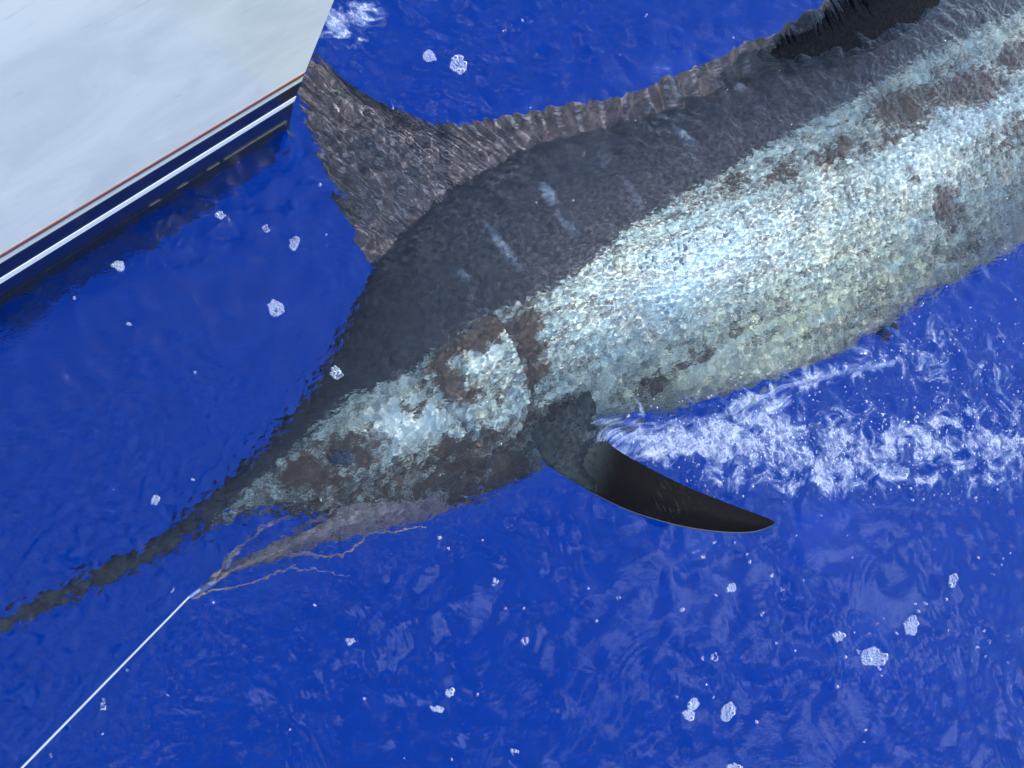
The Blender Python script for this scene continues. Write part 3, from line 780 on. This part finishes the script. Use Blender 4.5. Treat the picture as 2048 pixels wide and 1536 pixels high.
# ------------------------------------------------------------------ floating foam and bubbles
def dome(seg, ring):
    V_, F_ = [(0, 0, 1)], []
    for i in range(1, ring + 1):
        a = math.pi * 0.62 * i / ring
        for k in range(seg):
            p = 2 * math.pi * (k + 0.5 * (i % 2)) / seg
            V_.append((math.sin(a) * math.cos(p), math.sin(a) * math.sin(p), math.cos(a)))
    for k in range(seg):
        F_.append((0, 1 + k, 1 + (k + 1) % seg))
    for i in range(ring - 1):
        for k in range(seg):
            a, b = 1 + i * seg + k, 1 + i * seg + (k + 1) % seg
            c, d = a + seg, b + seg
            F_.append((a, c, b)); F_.append((b, c, d))
    return np.array(V_, float), np.array(F_)
DOME = {k: dome(*k) for k in ((10, 3), (7, 2), (5, 2))}
def bubbles(name, c, r, kind=(7, 2), mat=None, flat=0.75):
    v0, f0 = DOME[kind]
    n = len(c)
    co = c[:, None, :] + v0[None] * (r[:, None, None] * np.array([1, 1, flat]))
    f = f0[None] + (np.arange(n) * len(v0))[:, None, None]
    return raw_mesh(name, co.reshape(-1, 3), f.reshape(-1, 3), mat=mat or M['bubble'])
rb = np.random.default_rng(21)
def foam_patch(px, py, rx, ry, ang, n, label, group=None, dens=1.0):
    pts, rad = [], []
    c, s_ = math.cos(R(ang)), math.sin(R(ang))
    tries = 0
    n = int(n * 1.8) if rx > 8 else n
    while len(pts) < n and tries < n * 60:
        tries += 1
        t = rb.uniform(0, 2 * math.pi); q = math.sqrt(rb.uniform()) * (1 + 0.12 * math.sin(2 * t + px) + 0.09 * math.sin(3 * t + py) + 0.07 * math.sin(5 * t + px * 2))
        u_, v_ = q * rx * math.cos(t), q * ry * math.sin(t)
        r_ = rb.choice([1.5, 2.2, 3.0, 4.4], p=[.35, .35, .2, .1]) * (0.75 if rx < 9 else 1.0)
        if any((a - u_) ** 2 + (b - v_) ** 2 < (0.72 * (r_ + k)) ** 2 for a, b, k in zip([p[0] for p in pts], [p[1] for p in pts], rad)): continue
        pts.append((u_, v_)); rad.append(r_)
    pts = np.array(pts)
    X = px + pts[:, 0] * c - pts[:, 1] * s_; Y = py + pts[:, 0] * s_ + pts[:, 1] * c
    P = at(X, Y); P[:, 2] = sea_h(P[:, 0], P[:, 1]) + 0.0002
    P[:, :2] += at(X, Y, 0)[:, :2] * 0
    base = P.mean(0)
    o = bubbles('foam_patch', P - base, np.array(rad) * 0.00131 * 0.98, (10, 3) if rx > 9 else (7, 2))
    o.location = V(base)
    tag(o, label, 'foam', group)
    return o
GF = 'small foam patches floating on the water'
BIG = [(1741, 1313, 23, 19, -10, 80, 'largest round raft of white bubbles, low on the right of the open water'),
 (1815, 1250, 14, 17, 20, 42, 'round raft of white bubbles just above and right of the largest one'),
 (1457, 1424, 13, 18, 30, 42, 'pear shaped raft of white bubbles near the bottom edge'),
 (1386, 1408, 12, 11, 0, 26, 'upper half of the double raft of bubbles near the bottom edge'),
 (1377, 1430, 10, 11, 0, 22, 'lower half of the double raft of bubbles near the bottom edge'),
 (1902, 1160, 9, 13, 20, 22, 'oval raft of bubbles nearest the right edge, upper of the large ones'),
 (1673, 1272, 9, 10, 0, 16, 'small raft of bubbles directly left of the largest raft'),
 (1461, 1175, 9, 8, 0, 14, 'small foam raft below the tip of the black fin'),
 (1426, 1312, 7, 8, 0, 12, 'small foam raft midway between the fin tip and the pear shaped raft'),
 (990, 1163, 7, 10, 0, 12, 'lone foam raft on the water below the pectoral fin root'),
 (702, 1285, 8, 8, 0, 12, 'lone foam raft right of the leader line'),
 (1048, 1280, 7, 7, 0, 10, 'lone foam raft at the middle of the open water'),
 (900, 1385, 9, 8, -20, 12, 'foam raft low in the middle, upper of a close pair'),
 (875, 1418, 12, 6, 5, 12, 'flat foam raft low in the middle, lower of a close pair'),
 (552, 618, 17, 14, 0, 34, 'foam clump on the dark water left of the marlin nape'),
 (588, 487, 10, 12, 0, 18, 'foam clump on the dark water beside the dorsal fin'),
 (440, 430, 9, 8, 0, 12, 'foam clump on the dark water close below the boat stripe'),
 (531, 458, 8, 7, 0, 12, 'foam clump between the boat stripe and the dorsal fin'),
 (238, 532, 12, 9, 0, 18, 'foam clump nearest the hull at the left'),
 (312, 1000, 9, 8, 0, 12, 'foam clump just above the bill'),
 (672, 748, 11, 11, 0, 20, 'foam clump floating over the dark forehead of the marlin'),
 (918, 125, 15, 18, 0, 40, 'foam clump above the dorsal fin, right of two'),
 (860, 107, 13, 10, 0, 26, 'foam clump above the dorsal fin, left of two'),
 (206, 1410, 7, 11, 0, 14, 'foam clump just right of the leader near the lower left corner'),
 (1030, 1505, 8, 7, 0, 10, 'foam clump at the bottom edge middle'),
 (1470, 1533, 13, 4, 0, 10, 'foam clump cut by the bottom edge')]
for b_ in BIG: foam_patch(*b_)
SMALL = [(1732, 1266), (1750, 1247), (1762, 1236), (1786, 1265), (1825, 1206), (1830, 1222), (1845, 1206), (1886, 1198), (1956, 1115), (1985, 1148), (2003, 1130), (2006, 1118), (2022, 1106), (1958, 1116), (1890, 1260), (1965, 1262), (1978, 1283), (1970, 1312), (1950, 1294), (2017, 1326),
 (1712, 1302), (1687, 1312), (1754, 1349), (1670, 1372), (1351, 1392), (1426, 1394), (1514, 1443), (1724, 1457), (1720, 1480), (1402, 1113), (1425, 1085), (1467, 1085), (1492, 1108), (1498, 1124), (1543, 1151), (1564, 1179), (1430, 1190), (1360, 1219), (1401, 1315), (1520, 1227), (1552, 1285), (1605, 1160),
 (897, 1098), (880, 1075), (965, 1080), (1046, 1216), (1233, 1196), (1190, 1240), (1010, 1215), (955, 1388), (640, 1000), (580, 1462), (810, 1520), (730, 1400), (206, 1468), (100, 1512), (335, 1390), (254, 1340), (630, 1210), (905, 1520), (345, 1180), (388, 960), (390, 745), (260, 650), (150, 600), (640, 370), (653, 470), (1045, 40), (1010, 60), (1240, 110), (788, 210), (1290, 35)]
seen = {}
ORD = ['nearest', 'second nearest', 'third nearest', 'fourth nearest', 'fifth nearest', 'sixth nearest', 'seventh nearest', 'eighth nearest']
near = []
for (a, b) in SMALL:
    k = min(range(len(BIG)), key=lambda j: math.hypot(BIG[j][0] - a, BIG[j][1] - b))
    dx_, dy_ = a - BIG[k][0], b - BIG[k][1]
    w_ = ('right of' if dx_ > 0 else 'left of') if abs(dx_) > abs(dy_) else ('below' if dy_ > 0 else 'above')
    near.append((k, w_, math.hypot(dx_, dy_)))
for i, (a, b) in enumerate(SMALL):
    k, w_, d_ = near[i]
    rank = sum(1 for q_ in near if q_[0] == k and q_[1] == w_ and q_[2] < d_)
    nm = ' '.join(BIG[k][6].replace(',', '').split()[:10])
    r_ = rb.uniform(1.6, 4.0)
    foam_patch(a, b, r_, r_ * rb.uniform(.7, 1.3), rb.uniform(0, 90), int(r_ * 1.3), 'tiny fleck %s %s %s' % (ORD[min(rank, 7)], w_, nm), 'tiny foam flecks on the open water')
# the churned wake right of the fin: thousands of bubbles nobody could count
def scatter(n, fn, zoff=0.0):
    X = rb.uniform(1240, 2070, n * 6); Y = rb.uniform(600, 1010, n * 6)
    i = rb.uniform(size=n * 6) < fn(X, Y)
    X, Y = X[i][:n], Y[i][:n]
    P = at(X, Y); P[:, 2] = sea_h(P[:, 0], P[:, 1]) + zoff
    return P
def wk(X, Y):
    base = blob(X, Y, 1560, 890, 300, 75, 3) + blob(X, Y, 1930, 870, 200, 85, -4) + 0.3 * blob(X, Y, 1900, 700, 170, 90)
    cl = 0.5 + 0.5 * np.sin(X * .045 + 2 * np.sin(Y * .06)) * np.sin(Y * .08 + 1.5 * np.sin(X * .03))
    return np.clip(base, 0, 1) * cl ** 1.5
P1 = scatter(2600, wk)
r1_ = rb.gamma(1.8, .0006, len(P1)) + .0005
o = bubbles('wake_bubbles', P1, np.clip(r1_, .0006, .006), (7, 2)); tag(o, kind='stuff')

# lure head and the wavy strands trailing from the jaw, under the surface
lure = empty('trolling_lure', V(at(400, 1180, -.01)))
tag(lure, 'small pale lure with wavy tan skirt strands trailing from the jaw tip', 'fishing lure')
bpy.context.view_layer.update()
def px_tube(name, pts, rad, mat, par, n=60):
    q_ = interp_poly(pts, len(pts) * 5); q_[2:-2, :2] += rb.normal(0, 1.7 if name == 'skirt_strand' else 0, (len(q_) - 4, 2))
    P = [tuple(at(a, b, c)) for a, b, c in q_]
    o = tube(name, P, rad, mat, n, 8, par); o.cycles.is_caustics_receiver = True; return o
px_tube('lure_head', [(376, 1196, .004), (392, 1186, .002), (412, 1173, -.004), (432, 1160, -.012)], [.002, .006, .008, .005], M['lure'], lure, 24)
px_tube('skirt_strand', [(385, 1196, -.005), (430, 1180, -.02), (500, 1166, -.03), (540, 1150, -.03), (580, 1135, -.03), (640, 1142, -.04), (700, 1150, -.05)], [.0016, .0020, .0013, .0005], M['tan'], lure, 90)
px_tube('skirt_strand', [(440, 1150, -.02), (520, 1118, -.03), (600, 1108, -.03), (670, 1112, -.03), (710, 1092, -.03), (745, 1068, -.03), (800, 1062, -.03), (850, 1052, -.04)], [.0010, .0016, .0022, .0018, .0007], M['tan'], lure, 110)
px_tube('skirt_strand', [(395, 1188, -.01), (425, 1160, -.02), (470, 1105, -.03), (520, 1060, -.03), (580, 1030, -.03)], [.002, .003, .002], M['tan'], lure, 60)

fl = [tuple(at(a, b, z) + np.array([0, -.0008, 0])) for (a, b), z in zip(PF[3:], zp[3:])]
tube('fin_edge_strip', fl, [.0010, .0014, .0016, .0014, .0008], M['rim'], 80, 6, fish)  # thin paler strip along the fin's lower edge
